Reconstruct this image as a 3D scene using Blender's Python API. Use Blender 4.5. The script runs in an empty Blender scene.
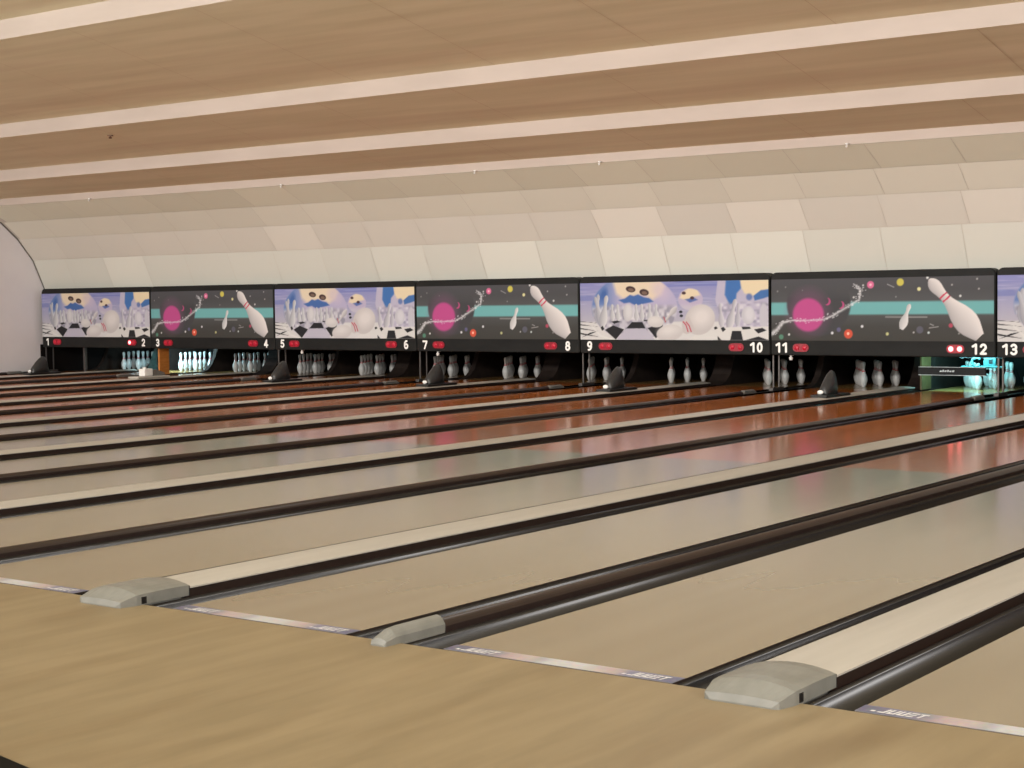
import bpy, bmesh, math, random
import numpy as np
from mathutils import Vector, Matrix
random.seed(7)
COL = bpy.context.scene.collection
# ---------------------------------------------------------------- dimensions (metres)
P = 3.3745          # width of a pair of lanes
HW = 0.3564         # centre of a wide division to the lane edge
LW = 1.0668         # lane width
YM = 16.42          # front face of the masking units
ZB, ZT = 0.526, 1.735
Y0 = 17.9           # head pin
XL = -25.42         # side wall
XR = 12.0
YSEAM, YDECK, YEND = 7.15, 17.3, 19.0
EV = Vector

# ---------------------------------------------------------------- helpers
def s2l(c):
    c = c/255.0
    return c/12.92 if c <= 0.04045 else ((c+0.055)/1.055)**2.4
def rgb(r, g, b): return (s2l(r), s2l(g), s2l(b), 1.0)

def link(o): COL.objects.link(o); return o
def tag(o, label=None, cat=None, group=None, kind=None):
    if label: o['label'] = label
    if cat: o['category'] = cat
    if group: o['group'] = group
    if kind: o['kind'] = kind
    return o
def empty(name, loc, label, cat, group=None):
    o = bpy.data.objects.new(name, None); o.location = loc; o.empty_display_size = .1
    link(o); return tag(o, label, cat, group)
def mesh_obj(name, bm, mat, parent=None, smooth=False, loc=None):
    me = bpy.data.meshes.new(name)
    bmesh.ops.recalc_face_normals(bm, faces=bm.faces[:])
    bm.to_mesh(me); bm.free()
    for m in (mat if isinstance(mat, (list, tuple)) else [mat]): me.materials.append(m)
    if smooth:
        for f in me.polygons: f.use_smooth = True
    o = bpy.data.objects.new(name, me)
    if loc: o.location = loc
    link(o)
    if parent: o.parent = parent
    return o
def copy_obj(src, parent=None, loc=None):
    c = src.copy(); link(c); c.parent = parent
    if loc is not None: c.location = loc
    return c
def copy_tree(o, parent=None):
    c = o.copy(); link(c); c.parent = parent
    for ch in list(o.children): copy_tree(ch, c)
    return c
def box(bm, x0, x1, y0, y1, z0, z1, bev=0.0, mi=0):
    vs = [bm.verts.new((x, y, z)) for x in (x0, x1) for y in (y0, y1) for z in (z0, z1)]
    idx = [(0,1,3,2),(4,6,7,5),(0,4,5,1),(2,3,7,6),(0,2,6,4),(1,5,7,3)]
    fs = [bm.faces.new([vs[i] for i in f]) for f in idx]
    for f in fs: f.material_index = mi
    if bev > 0:
        es = list({e for f in fs for e in f.edges})
        bmesh.ops.bevel(bm, geom=es, offset=bev, segments=2, affect='EDGES', profile=.5)
    return vs
def prism(bm, pts, axis, a0, a1, mi=0):
    """closed 2-D outline extruded along axis; pts are the other two coordinates"""
    def mk(p, a):
        if axis == 'X': return (a, p[0], p[1])
        if axis == 'Y': return (p[0], a, p[1])
        return (p[0], p[1], a)
    A = [bm.verts.new(mk(p, a0)) for p in pts]; B = [bm.verts.new(mk(p, a1)) for p in pts]
    fs = [bm.faces.new(A), bm.faces.new(B[::-1])]
    n = len(pts)
    for i in range(n): fs.append(bm.faces.new([A[i], A[(i+1)%n], B[(i+1)%n], B[i]]))
    for f in fs: f.material_index = mi
def tube(bm, a, b, r, seg=12, r2=None, mi=0):
    a = EV(a); b = EV(b); d = (b-a).normalized()
    u = d.orthogonal().normalized(); v = d.cross(u); r2 = r if r2 is None else r2
    A = [bm.verts.new(a+(u*math.cos(t)+v*math.sin(t))*r) for t in [2*math.pi*i/seg for i in range(seg)]]
    B = [bm.verts.new(b+(u*math.cos(t)+v*math.sin(t))*r2) for t in [2*math.pi*i/seg for i in range(seg)]]
    fs = [bm.faces.new(A), bm.faces.new(B[::-1])]
    for i in range(seg): fs.append(bm.faces.new([A[i], A[(i+1)%seg], B[(i+1)%seg], B[i]]))
    for f in fs: f.material_index = mi
def lathe(bm, prof, seg=20, mis=None, c=(0,0,0)):
    rings = []
    for r, z in prof:
        if r < 1e-5: rings.append([bm.verts.new((c[0], c[1], c[2]+z))])
        else: rings.append([bm.verts.new((c[0]+r*math.cos(2*math.pi*i/seg), c[1]+r*math.sin(2*math.pi*i/seg), c[2]+z)) for i in range(seg)])
    for k in range(len(rings)-1):
        A, B = rings[k], rings[k+1]
        for i in range(seg):
            j = (i+1) % seg
            if len(A) == 1: f = bm.faces.new([A[0], B[j], B[i]])
            elif len(B) == 1: f = bm.faces.new([A[i], A[j], B[0]])
            else: f = bm.faces.new([A[i], A[j], B[j], B[i]])
            if mis: f.material_index = mis[k]
def loft(bm, sections, closed_ends=True, mi=0):
    """sections: lists of equal numbers of 3-D points (open at the bottom, closed into a loop)"""
    R = [[bm.verts.new(p) for p in s] for s in sections]
    n = len(R[0])
    for k in range(len(R)-1):
        for i in range(n):
            j = (i+1) % n
            bm.faces.new([R[k][i], R[k][j], R[k+1][j], R[k+1][i]]).material_index = mi
    if closed_ends:
        bm.faces.new(R[0]).material_index = mi; bm.faces.new(R[-1][::-1]).material_index = mi
def dome(y, x0, x1, h, side=.6, n=9, z0=0.0, lean=0.0):
    """outline of a domed bar section at depth y"""
    pts = [(x0, y, z0)]
    for i in range(n):
        t = i/(n-1)
        zz = z0+h*(side+(1-side)*math.sin(math.pi*t)**.8)
        pts.append((x0+(x1-x0)*t, y+lean*(zz-z0), zz))
    pts.append((x1, y, z0))
    return pts

# ---------------------------------------------------------------- materials
def mat(name, col, rough=.5, metal=0.0, spec=.5, coat=0.0, emit=None, estr=0.0):
    m = bpy.data.materials.new(name); m.use_nodes = True
    b = m.node_tree.nodes['Principled BSDF']
    b.inputs['Base Color'].default_value = col
    b.inputs['Roughness'].default_value = rough
    b.inputs['Metallic'].default_value = metal
    b.inputs['Specular IOR Level'].default_value = spec
    b.inputs['Coat Weight'].default_value = coat
    if emit:
        b.inputs['Emission Color'].default_value = emit
        b.inputs['Emission Strength'].default_value = estr
    return m
def noisy(name, c1, c2, scale=(1,1,1), nscale=3.0, detail=4, rough=.5, r2=None, spec=.5, lo=.35, hi=.65, boards=None, bump=0.0, coat=0.0, extra=None, wave=0.0):
    """two-tone noise; boards=(width, strength) adds per-board tint across X"""
    m = mat(name, c1, rough, spec=spec, coat=coat); nt = m.node_tree; N = nt.nodes; L = nt.links
    b = N['Principled BSDF']
    tc = N.new('ShaderNodeTexCoord'); mp = N.new('ShaderNodeMapping'); mp.inputs['Scale'].default_value = scale
    L.new(tc.outputs['Object'], mp.inputs['Vector'])
    nz = N.new('ShaderNodeTexNoise'); nz.inputs['Scale'].default_value = nscale; nz.inputs['Detail'].default_value = detail
    L.new(mp.outputs['Vector'], nz.inputs['Vector'])
    rp = N.new('ShaderNodeValToRGB'); rp.color_ramp.elements[0].position = lo; rp.color_ramp.elements[1].position = hi
    rp.color_ramp.elements[0].color = c1; rp.color_ramp.elements[1].color = c2
    L.new(nz.outputs['Fac'], rp.inputs['Fac'])
    out = rp.outputs['Color']
    if extra:   # larger soft stains: (colour, scale, amount, mapping scale)
        ec, es, ea, em = extra
        mp2 = N.new('ShaderNodeMapping'); mp2.inputs['Scale'].default_value = em
        L.new(tc.outputs['Object'], mp2.inputs['Vector'])
        n2 = N.new('ShaderNodeTexNoise'); n2.inputs['Scale'].default_value = es; n2.inputs['Detail'].default_value = 3
        L.new(mp2.outputs['Vector'], n2.inputs['Vector'])
        r2_ = N.new('ShaderNodeMapRange'); r2_.inputs['From Min'].default_value = .52; r2_.inputs['From Max'].default_value = .72
        r2_.inputs['To Max'].default_value = ea
        L.new(n2.outputs['Fac'], r2_.inputs['Value'])
        mx = N.new('ShaderNodeMixRGB'); mx.inputs['Color2'].default_value = ec
        L.new(r2_.outputs['Result'], mx.inputs['Fac']); L.new(out, mx.inputs['Color1']); out = mx.outputs['Color']
    if boards:
        w, s = boards
        sp = N.new('ShaderNodeSeparateXYZ'); L.new(tc.outputs['Object'], sp.inputs['Vector'])
        dv = N.new('ShaderNodeMath'); dv.operation = 'DIVIDE'; dv.inputs[1].default_value = w; L.new(sp.outputs['X'], dv.inputs[0])
        fl = N.new('ShaderNodeMath'); fl.operation = 'FLOOR'; L.new(dv.outputs[0], fl.inputs[0])
        # each strip is cut into lengths of boards
        wn0 = N.new('ShaderNodeTexWhiteNoise'); wn0.noise_dimensions = '1D'; L.new(fl.outputs[0], wn0.inputs['W'])
        dy = N.new('ShaderNodeMath'); dy.operation = 'DIVIDE'; dy.inputs[1].default_value = 1.7; L.new(sp.outputs['Y'], dy.inputs[0])
        ad = N.new('ShaderNodeMath'); ad.operation = 'ADD'; L.new(dy.outputs[0], ad.inputs[0]); L.new(wn0.outputs['Value'], ad.inputs[1])
        fy = N.new('ShaderNodeMath'); fy.operation = 'FLOOR'; L.new(ad.outputs[0], fy.inputs[0])
        cb = N.new('ShaderNodeCombineXYZ'); L.new(fl.outputs[0], cb.inputs['X']); L.new(fy.outputs[0], cb.inputs['Y'])
        wn = N.new('ShaderNodeTexWhiteNoise'); wn.noise_dimensions = '3D'; L.new(cb.outputs[0], wn.inputs['Vector'])
        mr = N.new('ShaderNodeMapRange'); mr.inputs['To Min'].default_value = 1-s; mr.inputs['To Max'].default_value = 1+s*.4
        L.new(wn.outputs['Value'], mr.inputs['Value'])
        vm = N.new('ShaderNodeVectorMath'); vm.operation = 'SCALE'; L.new(out, vm.inputs[0]); L.new(mr.outputs['Result'], vm.inputs['Scale'])
        out = vm.outputs['Vector']
    L.new(out, b.inputs['Base Color'])
    if bump > 0 or wave > 0:
        bp = N.new('ShaderNodeBump'); bp.inputs['Strength'].default_value = 1.0; bp.inputs['Distance'].default_value = max(bump, wave)
        if wave > 0:
            mw = N.new('ShaderNodeMapping'); mw.inputs['Scale'].default_value = (3.0, .5, 1)
            L.new(tc.outputs['Object'], mw.inputs['Vector'])
            nw = N.new('ShaderNodeTexNoise'); nw.inputs['Scale'].default_value = 1.6; nw.inputs['Detail'].default_value = 1
            L.new(mw.outputs['Vector'], nw.inputs['Vector']); L.new(nw.outputs['Fac'], bp.inputs['Height'])
        else: L.new(nz.outputs['Fac'], bp.inputs['Height'])
        L.new(bp.outputs['Normal'], b.inputs['Normal'])
    return m
def attr_mat(name, rough=.5, spec=.4):
    m = mat(name, (.5,.5,.5,1), rough, spec=spec); nt = m.node_tree
    a = nt.nodes.new('ShaderNodeVertexColor'); a.layer_name = 'Col'
    nt.links.new(a.outputs['Color'], nt.nodes['Principled BSDF'].inputs['Base Color'])
    return m

M = {}
M['approach'] = noisy('approach_maple', rgb(134,118,90), rgb(145,128,99), (4,.6,1), 2.2, 3, rough=.42, spec=.3, boards=(.058,.035),
                      extra=(rgb(108,88,60), 1.3, .5, (2.2,.5,1)))
M['heads'] = noisy('lane_maple', rgb(141,131,110), rgb(147,137,116), (2.5,.22,1), 1.6, 1, rough=.15, spec=.95)
M['pine'] = noisy('lane_pine', rgb(178,98,42), rgb(190,112,54), (5,.25,1), 2.0, 2, rough=.13, spec=.5, boards=(.0274,.10))
M['deck'] = noisy('pin_deck_wood', rgb(140,105,60), rgb(155,118,70), (8,.5,1), 2.0, 4, rough=.2, spec=.5, boards=(.0274,.08))
M['lane_side'] = mat('lane_side', rgb(40,26,20), .5)
M['gutter'] = noisy('gutter_plastic', rgb(22,19,19), rgb(29,25,25), (4,.4,1), 2.0, 3, rough=.27, spec=.4)
M['capping'] = noisy('capping_plastic', rgb(176,170,161), rgb(183,177,168), (6,.5,1), 2.0, 3, rough=.42, spec=.35)
M['cap'] = noisy('end_cap_plastic', rgb(120,119,113), rgb(129,128,122), (3,3,3), 4.0, 3, rough=.4, spec=.4)
M['rail'] = mat('brown_rail', rgb(44,33,30), .34)
M['black'] = mat('black_plastic', rgb(24,22,22), .4)
M['under'] = mat('dark_underfloor', rgb(24,18,16), .8, spec=.1)
M['pitblack'] = mat('pit_black', rgb(20,16,15), .8, spec=.15)
M['kick'] = noisy('kickback_board', rgb(38,30,27), rgb(48,38,33), (2,2,2), 3, 3, rough=.7, spec=.2)
M['orange_wood'] = noisy('orange_plywood', rgb(196,120,52), rgb(210,136,66), (2,2,8), 4, 4, rough=.5)
M['olive'] = noisy('olive_board', rgb(78,60,30), rgb(92,72,38), (2,2,2), 5, 3, rough=.6)
M['hood'] = noisy('hood_plastic', rgb(46,46,46), rgb(54,54,54), (4,4,4), 4, 3, rough=.35)
M['white'] = mat('white_plastic', rgb(232,230,226), .35)
M['post'] = mat('grey_post', rgb(96,92,90), .35, metal=.6)
M['frame'] = noisy('mask_frame_charcoal', rgb(30,30,30), rgb(36,36,35), (1,1,3), 2, 3, rough=.5, spec=.12)
M['picture'] = attr_mat('mask_picture_print', .5, .12)
M['numwhite'] = mat('number_white', rgb(240,238,234), .4)
M['lampred'] = mat('indicator_red_dim', rgb(150,16,40), .3, emit=rgb(210,10,45), estr=.35)
M['lampon'] = mat('indicator_red_lit', rgb(255,90,90), .3, emit=(1.0,.16,.17,1), estr=6.5)
M['lensbase'] = mat('indicator_housing', rgb(120,10,30), .35, emit=rgb(190,8,38), estr=.22)
M['pin'] = mat('pin_white', rgb(196,195,193), .3)
M['pinred'] = mat('pin_red', rgb(190,40,48), .3)
M['wall'] = noisy('painted_side_wall', rgb(228,224,228), rgb(233,229,232), (1,1,1), 1.2, 3, rough=.75, spec=.2)
M['riser'] = noisy('ceiling_riser_paint', rgb(190,176,166), rgb(196,182,172), (.4,2,2), 2, 3, rough=.7, spec=.2)
M['ceil'] = noisy('ceiling_tan_board', rgb(214,202,168), rgb(224,212,180), (.25,3,1), 1.5, 5, rough=.7, spec=.2,
                  extra=(rgb(202,182,150), 1.0, .6, (.12,1.6,1)))
M['seam'] = mat('board_joint', rgb(198,176,144), .8, spec=.1)
M['coveback'] = mat('cove_joint', rgb(206,199,186), .8, spec=.1)
M['cove'] = attr_mat('cove_panel_paint', .65, .25)
M['sweep'] = mat('sweep_bar_black', rgb(18,20,22), .45, spec=.2)
M['chrome'] = mat('brushed_metal_trim', rgb(170,178,180), .3, metal=.8)
M['teal'] = noisy('teal_machine_paint', rgb(22,62,66), rgb(36,84,88), (3,3,3), 6, 3, rough=.45)
M['darkred'] = mat('dark_red_back', rgb(56,24,22), .8)
M['strip'] = attr_mat('foul_strip_print', .4, .4)
M['letter'] = mat('strip_lettering_white', rgb(222,220,222), .4)
M['grey'] = mat('dim_grey_metal', rgb(120,118,114), .4, metal=.3)

# ---------------------------------------------------------------- camera
cam = bpy.data.cameras.new('camera'); co = bpy.data.objects.new('camera', cam); link(co)
R = EV((0.80534044, 0.59266405, -0.0132703)); U = EV((-0.02046513, 0.05016704, 0.99853114)); F = EV((-0.59245924, 0.80388593, -0.05253049))
mw = Matrix(((R.x, U.x, -F.x, 2.65317911), (R.y, U.y, -F.y, -5.03995078), (R.z, U.z, -F.z, 1.40683918), (0,0,0,1)))
co.matrix_world = mw
cam.sensor_width = 36.0; cam.lens = 1624.386/1024*36.0; cam.clip_end = 200; cam.clip_start = .05
bpy.context.scene.camera = co

# ---------------------------------------------------------------- setting
bm = bmesh.new(); box(bm, XL-.2, XR, -12, -.004, -.2, 0)
tag(mesh_obj('floor', bm, M['approach']), 'light maple approach floor in front of the foul line', kind='structure')
bm = bmesh.new(); box(bm, XL-.2, XR, 0.0, 19.6, -.3, -.16)
tag(mesh_obj('floor_under_lanes', bm, M['under']), 'dark floor beneath the lanes and gutters', kind='structure')
bm = bmesh.new(); box(bm, XL-.2, XL, -12, 19.6, -.16, 7.0)
tag(mesh_obj('wall_left', bm, M['wall']), 'plain pale lavender side wall beyond lane one', kind='structure')
bm = bmesh.new(); box(bm, XR, XR+.2, -12, 19.6, -.16, 7.0)
tag(mesh_obj('wall_right', bm, M['wall']), 'plain pale side wall right of the lanes', kind='structure')
bm = bmesh.new(); box(bm, XL-.2, XR+.2, -12.2, -12, -.16, 7.0)
tag(mesh_obj('wall_rear', bm, M['wall']), 'plain wall behind the bowlers', kind='structure')
bm = bmesh.new(); box(bm, XL-.2, XR+.2, 19.6, 19.8, -.3, 4.2)
tag(mesh_obj('wall_back', bm, M['pitblack']), 'black wall at the back of the pin pits', kind='structure')

# stepped, gently sloping ceiling: (Y, Z) outline; bays in tan boards, risers in pale paint
prof = [(15.0, 3.38), (15.0, 3.51), (13.94, 3.722), (13.94, 3.931), (12.28, 4.263), (12.28, 4.49), (9.19, 5.11), (9.19, 5.377), (4.0, 6.41), (-12.0, 6.41)]
bm = bmesh.new()
for i in range(len(prof)-1):
    (ya, za), (yb, zb) = prof[i], prof[i+1]
    riser = abs(ya-yb) < 1e-6
    w = .02
    nrm = EV((0, -1, 0)) if riser else EV((0, (za-zb)/(ya-yb), -1)).normalized()
    o = -nrm*.12
    a = [(XL, ya, za), (XR, ya, za), (XR, yb, zb), (XL, yb, zb)]
    vs = [bm.verts.new(p) for p in a]
    f = bm.faces.new(vs); f.material_index = 1 if riser else 0
    # ragged joints between boards across each sloping bay
    if not riser and ya > 4.5:
        x = XL+.9+i*.4
        step = 2.44
        while x < XR:
            s = .004
            q = [(x, ya, za-s), (x+.007, ya, za-s), (x+.007, yb, zb-s), (x, yb, zb-s)]
            bm.faces.new([bm.verts.new(p) for p in q]).material_index = 2
            x += step
# closing top so that the ceiling has a body
top = [bm.verts.new(p) for p in [(XL, 19.6, 7.0), (XR, 19.6, 7.0), (XR, -12, 7.0), (XL, -12, 7.0)]]
bm.faces.new(top).material_index = 0
ce = mesh_obj('ceiling', bm, [M['ceil'], M['riser'], M['seam']])
tag(ce, 'tan boarded ceiling stepping down towards the pins in pale bands', kind='structure')

# curved cove wall of pale panels above the masking units
cp = [(15.0, 3.38), (15.57, 3.095), (15.97, 2.765), (16.33, 2.335), (16.62, 1.70)]
bm = bmesh.new(); cl = bm.loops.layers.float_color.new('Col')
base = [(228,226,206), (224,220,205), (218,213,202), (212,211,201)]
W = 1.18
def cove_face(pts, c, mi):
    vs = [bm.verts.new(p) for p in pts]; f = bm.faces.new(vs); f.material_index = mi
    for l in f.loops: l[cl] = c
for r in range(4):
    (ya, za), (yb, zb) = cp[r], cp[r+1]
    d = EV((0, yb-ya, zb-za)).normalized(); n = EV((0, d.z, -d.y)) ; 
    if n.y > 0: n = -n
    cove_face([(XL, ya, za), (XR, ya, za), (XR, yb, zb), (XL, yb, zb)], (1,1,1,1), 1)
    x = -12.59-W*11 + (0 if r == 3 else .12*(3-r))
    while x < XR:
        x0, x1 = max(x, XL)+.0035, min(x+W, XR)-.0035
        if x1 > x0:
            b = base[r]; t = random.choice([.955, .97, .985, .99, 1.0, 1.0, 1.03]) if r < 2 else random.choice([.95, .965, .97, .98, .99, 1.0, 1.07])
            if r >= 2 and abs(x+11.39) < .25: t = 1.1
            c = [s2l(v)*t for v in b]+[1]
            o = n*.006; e = d*.004
            A = EV((0, ya, za))+o+e; B = EV((0, yb, zb))+o-e
            # slight bow across the facet
            k = 4; prev = None
            for j in range(k+1):
                tt = j/k; q = A.lerp(B, tt) - n*0.0
                bow = .012*math.sin(math.pi*tt)
                q = q - n*bow*0 + n*0
                row = [(x0, q.y, q.z), (x1, q.y, q.z)]
                if prev: cove_face([prev[0], prev[1], row[1], row[0]], c, 0)
                prev = row
        x += W
cv = mesh_obj('wall_cove', bm, [M['cove'], M['coveback']])
tag(cv, 'curved pale panelled wall above the masking units', kind='structure')
# thin dark trim where the cove meets the side wall
bm = bmesh.new()
for i in range(4): tube(bm, (XL+.012, cp[i][0]-.01, cp[i][1]-.015), (XL+.012, cp[i+1][0]-.01, cp[i+1][1]-.015), .012, 6)
tag(mesh_obj('trim_1', bm, M['grey']), 'thin grey joint between cove and side wall', kind='structure')
bm = bmesh.new(); box(bm, XL, XL+.03, 0, 16.4, -.16, .03)
bm_ = bmesh.new(); box(bm_, XL, XL+.03, 16.45, 19.6, -.16, .58)  # added dark sheet that keeps the pit opening by lane one black
tag(mesh_obj('wall_pit_left', bm_, M['pitblack']), 'black panel added to darken the side wall inside the pin pit', kind='structure')
tag(mesh_obj('baseboard_left', bm, M['black']), 'dark base strip along the side wall', kind='structure')

# ---------------------------------------------------------------- lanes
def wx(k): return -k*P                     # centre of wide division between lanes 15-2k, 16-2k
NW = ['zero','one','two','three','four','five','six','seven','eight','nine','ten','eleven','twelve','thirteen','fourteen','fifteen','sixteen']
def lane_x(n):                             # left edge of lane n
    k = (16-n)//2 if n % 2 == 0 else (15-n)//2
    return wx(k)+HW if n % 2 == 0 else wx(k)-HW-LW
def ordinal(n):
    return str(n)

# foul strip artwork
SN, SM = 110, 8
strip_cols = [(0.0,(98,98,120)),(.05,(102,102,124)),(.20,(118,118,134)),(.27,(172,156,158)),(.36,(180,166,164)),(.42,(160,160,164)),(.46,(188,187,190)),(.60,(188,187,190)),(.64,(176,178,178)),(.68,(182,168,166)),(.76,(168,154,156)),(.80,(118,118,140)),(1.0,(96,96,122))]
def strip_col(t):
    for i in range(len(strip_cols)-1):
        a, ca = strip_cols[i]; b, cb = strip_cols[i+1]
        if a <= t <= b:
            u = (t-a)/(b-a)
            return [ca[j]*(1-u)+cb[j]*u for j in range(3)]
    return strip_cols[-1][1]
def make_strip():
    bm = bmesh.new(); lay = bm.loops.layers.float_color.new('Col')
    g = [[bm.verts.new((LW*i/SN, .002+.092*j/SM, .0025)) for i in range(SN+1)] for j in range(SM+1)]
    rnd = random.Random(3)
    cols = [[[c+rnd.uniform(-9, 9) for c in strip_col(i/SN)] for i in range(SN+1)] for j in range(SM+1)]
    for j in range(SM):
        for i in range(SN):
            f = bm.faces.new([g[j][i], g[j][i+1], g[j+1][i+1], g[j+1][i]])
            for l, (jj, ii) in zip(f.loops, [(j,i),(j,i+1),(j+1,i+1),(j+1,i)]):
                l[lay] = [s2l(max(0, c)) for c in cols[jj][ii]]+[1]
    # thin edge
    box(bm, 0, LW, .002, .094, .0003, .0022)
    for f in bm.faces[-6:]:
        for l in f.loops: l[lay] = (s2l(120), s2l(118), s2l(122), 1)
    return bm
def glyph_bm(x0):
    # a dot and a row of worn slanted block letters, as blurred as the photograph shows them
    bm = bmesh.new()
    def q(pts): bm.faces.new([bm.verts.new((x, y, .0034)) for x, y in pts])
    if True:
        q([(x0, .022), (x0+.016, .022), (x0+.018, .038), (x0+.002, .038)])
        x = x0+.026
        for k, w in enumerate((.026, .030, .028, .026, .028)):
            s = .010
            def bar(xa, xb, ya, yb): q([(x+xa+ya*.2, .018+ya), (x+xb+ya*.2, .018+ya), (x+xb+yb*.2, .018+yb), (x+xa+yb*.2, .018+yb)])
            if k == 0: bar(w-.010, w, 0, .055); bar(0, w-.010, 0, .012)
            elif k in (1, 2): bar(0, .009, 0, .055); bar(w-.009, w, 0, .055); bar(.009, w-.009, 0, .012)
            elif k == 3: bar(0, w, .043, .055); bar(0, w, .022, .032); bar(0, w, 0, .011)
            else: bar(0, w, .043, .055); bar(w*.35, w*.68, 0, .043)
            x += w+.005
    return bm
strip0 = mesh_obj('foul_strip', make_strip(), M['strip'])
glyph0 = mesh_obj('strip_lettering', glyph_bm(.045), M['letter']); glyph1 = mesh_obj('strip_lettering', glyph_bm(LW-.235), M['letter'])
def lane_parts(root):
    w = LW
    for nm, ya, yb, mm in (('front_boards', 0.0, YSEAM, 'heads'), ('rear_boards', YSEAM, YDECK, 'pine'), ('pin_deck', YDECK, YEND, 'deck')):
        bm = bmesh.new()
        box(bm, 0, w, ya, yb, -.07, 0.0, mi=0)
        for f in bm.faces:
            c = f.calc_center_median()
            if abs(c.z) > .001: f.material_index = 1
        mesh_obj(nm, bm, [M[mm], M['lane_side']], root)
lane0 = empty('bowling_lane', (lane_x(16), 0, 0), 'x', 'lane', 'bowling lanes side by side')
lane_parts(lane0)
strip0.parent = lane0; glyph0.parent = strip0; glyph1.parent = strip0
lane_notes = {16: 'nearest lane, its corner at the lower right beside the wide grey end cap',
              15: 'glossy lane between the small end cap and the wide end cap at lower right',
              14: 'glossy lane between the farther wide end cap and the small end cap',
              13: 'glossy lane left of the farther wide end cap, leading under number thirteen'}
for n in range(16, 0, -1):
    l = lane0 if n == 16 else copy_tree(lane0)
    l.location = (lane_x(n), 0, 0)
    tag(l, lane_notes.get(n, 'glossy cream and orange bowling lane leading to the pins of lane %s' % NW[n]), 'lane', 'bowling lanes side by side')

# ---------------------------------------------------------------- gutters
def gutter_bm(w):
    bm = bmesh.new(); n = 14; y0, y1 = 0.001, 17.5
    r = w/2; th = .006
    secs = []
    for y in (y0, y1):
        inner = [(r-r*math.cos(math.pi*i/n), y, -.006-.088*math.sin(math.pi*i/n)) for i in range(n+1)]
        outer = [(r-(r)*math.cos(math.pi*i/n), y, -.012-.094*math.sin(math.pi*i/n)) for i in range(n, -1, -1)]
        secs.append(inner+outer)
    loft(bm, secs)
    return bm
GWW = HW-.165; GWN = P/2-HW-LW-.045
gw0 = mesh_obj('gutter', gutter_bm(GWW-.004), M['gutter'], smooth=True)
gn0 = mesh_obj('gutter', gutter_bm(GWN-.004), M['gutter'], smooth=True)
first = {'w': gw0, 'n': gn0}
used = {'w': False, 'n': False}
for n in range(1, 17):
    xl = lane_x(n)
    for side in ('left', 'right'):
        wide = (side == 'right') == (n % 2 == 1)
        key = 'w' if wide else 'n'
        g = first[key] if not used[key] else copy_obj(first[key])
        used[key] = True
        gx = xl+LW+.002 if side == 'right' else xl-(GWW if wide else GWN)+.002
        g.location = (gx, 0, 0)
        tag(g, 'dark rounded gutter along the %s edge of lane %s' % (side, NW[n]), 'gutter', 'gutters beside the lanes')

# ---------------------------------------------------------------- wide divisions
def capping_bm():
    bm = bmesh.new(); secs = []
    for y in (.24, 17.35):
        secs.append(dome(y, -.162, .157, .020, side=.35, n=15, z0=.033))
    loft(bm, secs)
    box(bm, -.150, .145, .24, 17.34, -.16, .0325, mi=1)
    return bm
def cap_bm():
    bm = bmesh.new()
    secs = [dome(-.135, -.125, .115, .006, .9, 11), dome(-.125, -.15, .14, .032, .8, 11), dome(-.045, -.162, .16, .074, .66, 11),
            dome(.0, -.163, .163, .079, .66, 11), dome(.20, -.163, .163, .080, .66, 11), dome(.275, -.162, .162, .072, .68, 11)]
    loft(bm, secs)
    box(bm, -.15, .145, .004, .262, -.10, .001)
    return bm
def seam_bm():
    bm = bmesh.new()
    loft(bm, [dome(.275, -.168, .160, .068, .68, 11), dome(.283, -.168, .160, .068, .68, 11)])
    return bm
def slot_bm():
    bm = bmesh.new(); box(bm, .1595, .1640, -.02, .012, .004, .038, .002); return bm
wd0 = empty('lane_divider', (0, 0, 0), 'x', 'lane divider', 'wide pale dividers with a ball track beneath')
mesh_obj('capping', capping_bm(), [M['capping'], M['lane_side']], wd0)
c_ = mesh_obj('end_cap', cap_bm(), M['cap'], wd0)
mesh_obj('rear_gasket', seam_bm(), M['black'], c_)
mesh_obj('slot', slot_bm(), M['black'], c_)
for k in range(0, 8):
    d = wd0 if k == 0 else copy_tree(wd0)
    d.location = (wx(k), 0, 0)
    tag(d, 'wide pale flat-topped divider running between lanes %s and %s' % (NW[15-2*k], NW[16-2*k]), 'lane divider', 'wide pale dividers with a ball track beneath')

# narrow divisions
def rail_bm():
    bm = bmesh.new(); secs = []
    for y in (.29, 15.5): secs.append(dome(y, -.040, .040, .050, side=.45, n=11, z0=-.004))
    loft(bm, secs)
    box(bm, -.038, .038, .29, 15.49, -.16, -.0045)
    return bm
def scap_bm():
    bm = bmesh.new()
    secs = [dome(-.10, -.035, .035, .008, .8, 11), dome(-.09, -.041, .041, .032, .6, 11), dome(-.03, -.043, .043, .062, .5, 11),
            dome(.02, -.043, .043, .066, .45, 11), dome(.29, -.043, .043, .066, .45, 11)]
    loft(bm, secs)
    box(bm, -.045, .045, .004, .285, -.10, .001)
    return bm
nd0 = empty('lane_divider', (0, 0, 0), 'x', 'lane divider', 'narrow brown dividers between pairs of lanes')
mesh_obj('rail', rail_bm(), M['rail'], nd0, smooth=False)
mesh_obj('end_cap', scap_bm(), M['cap'], nd0)
bm = bmesh.new()
loft(bm, [dome(15.52, -.04, .04, .02, .6), dome(15.56, -.043, .043, .055, .7), dome(15.85, -.043, .043, .055, .7), dome(15.9, -.04, .04, .03, .6)])
mesh_obj('rear_fitting', bm, M['grey'], nd0)

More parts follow.
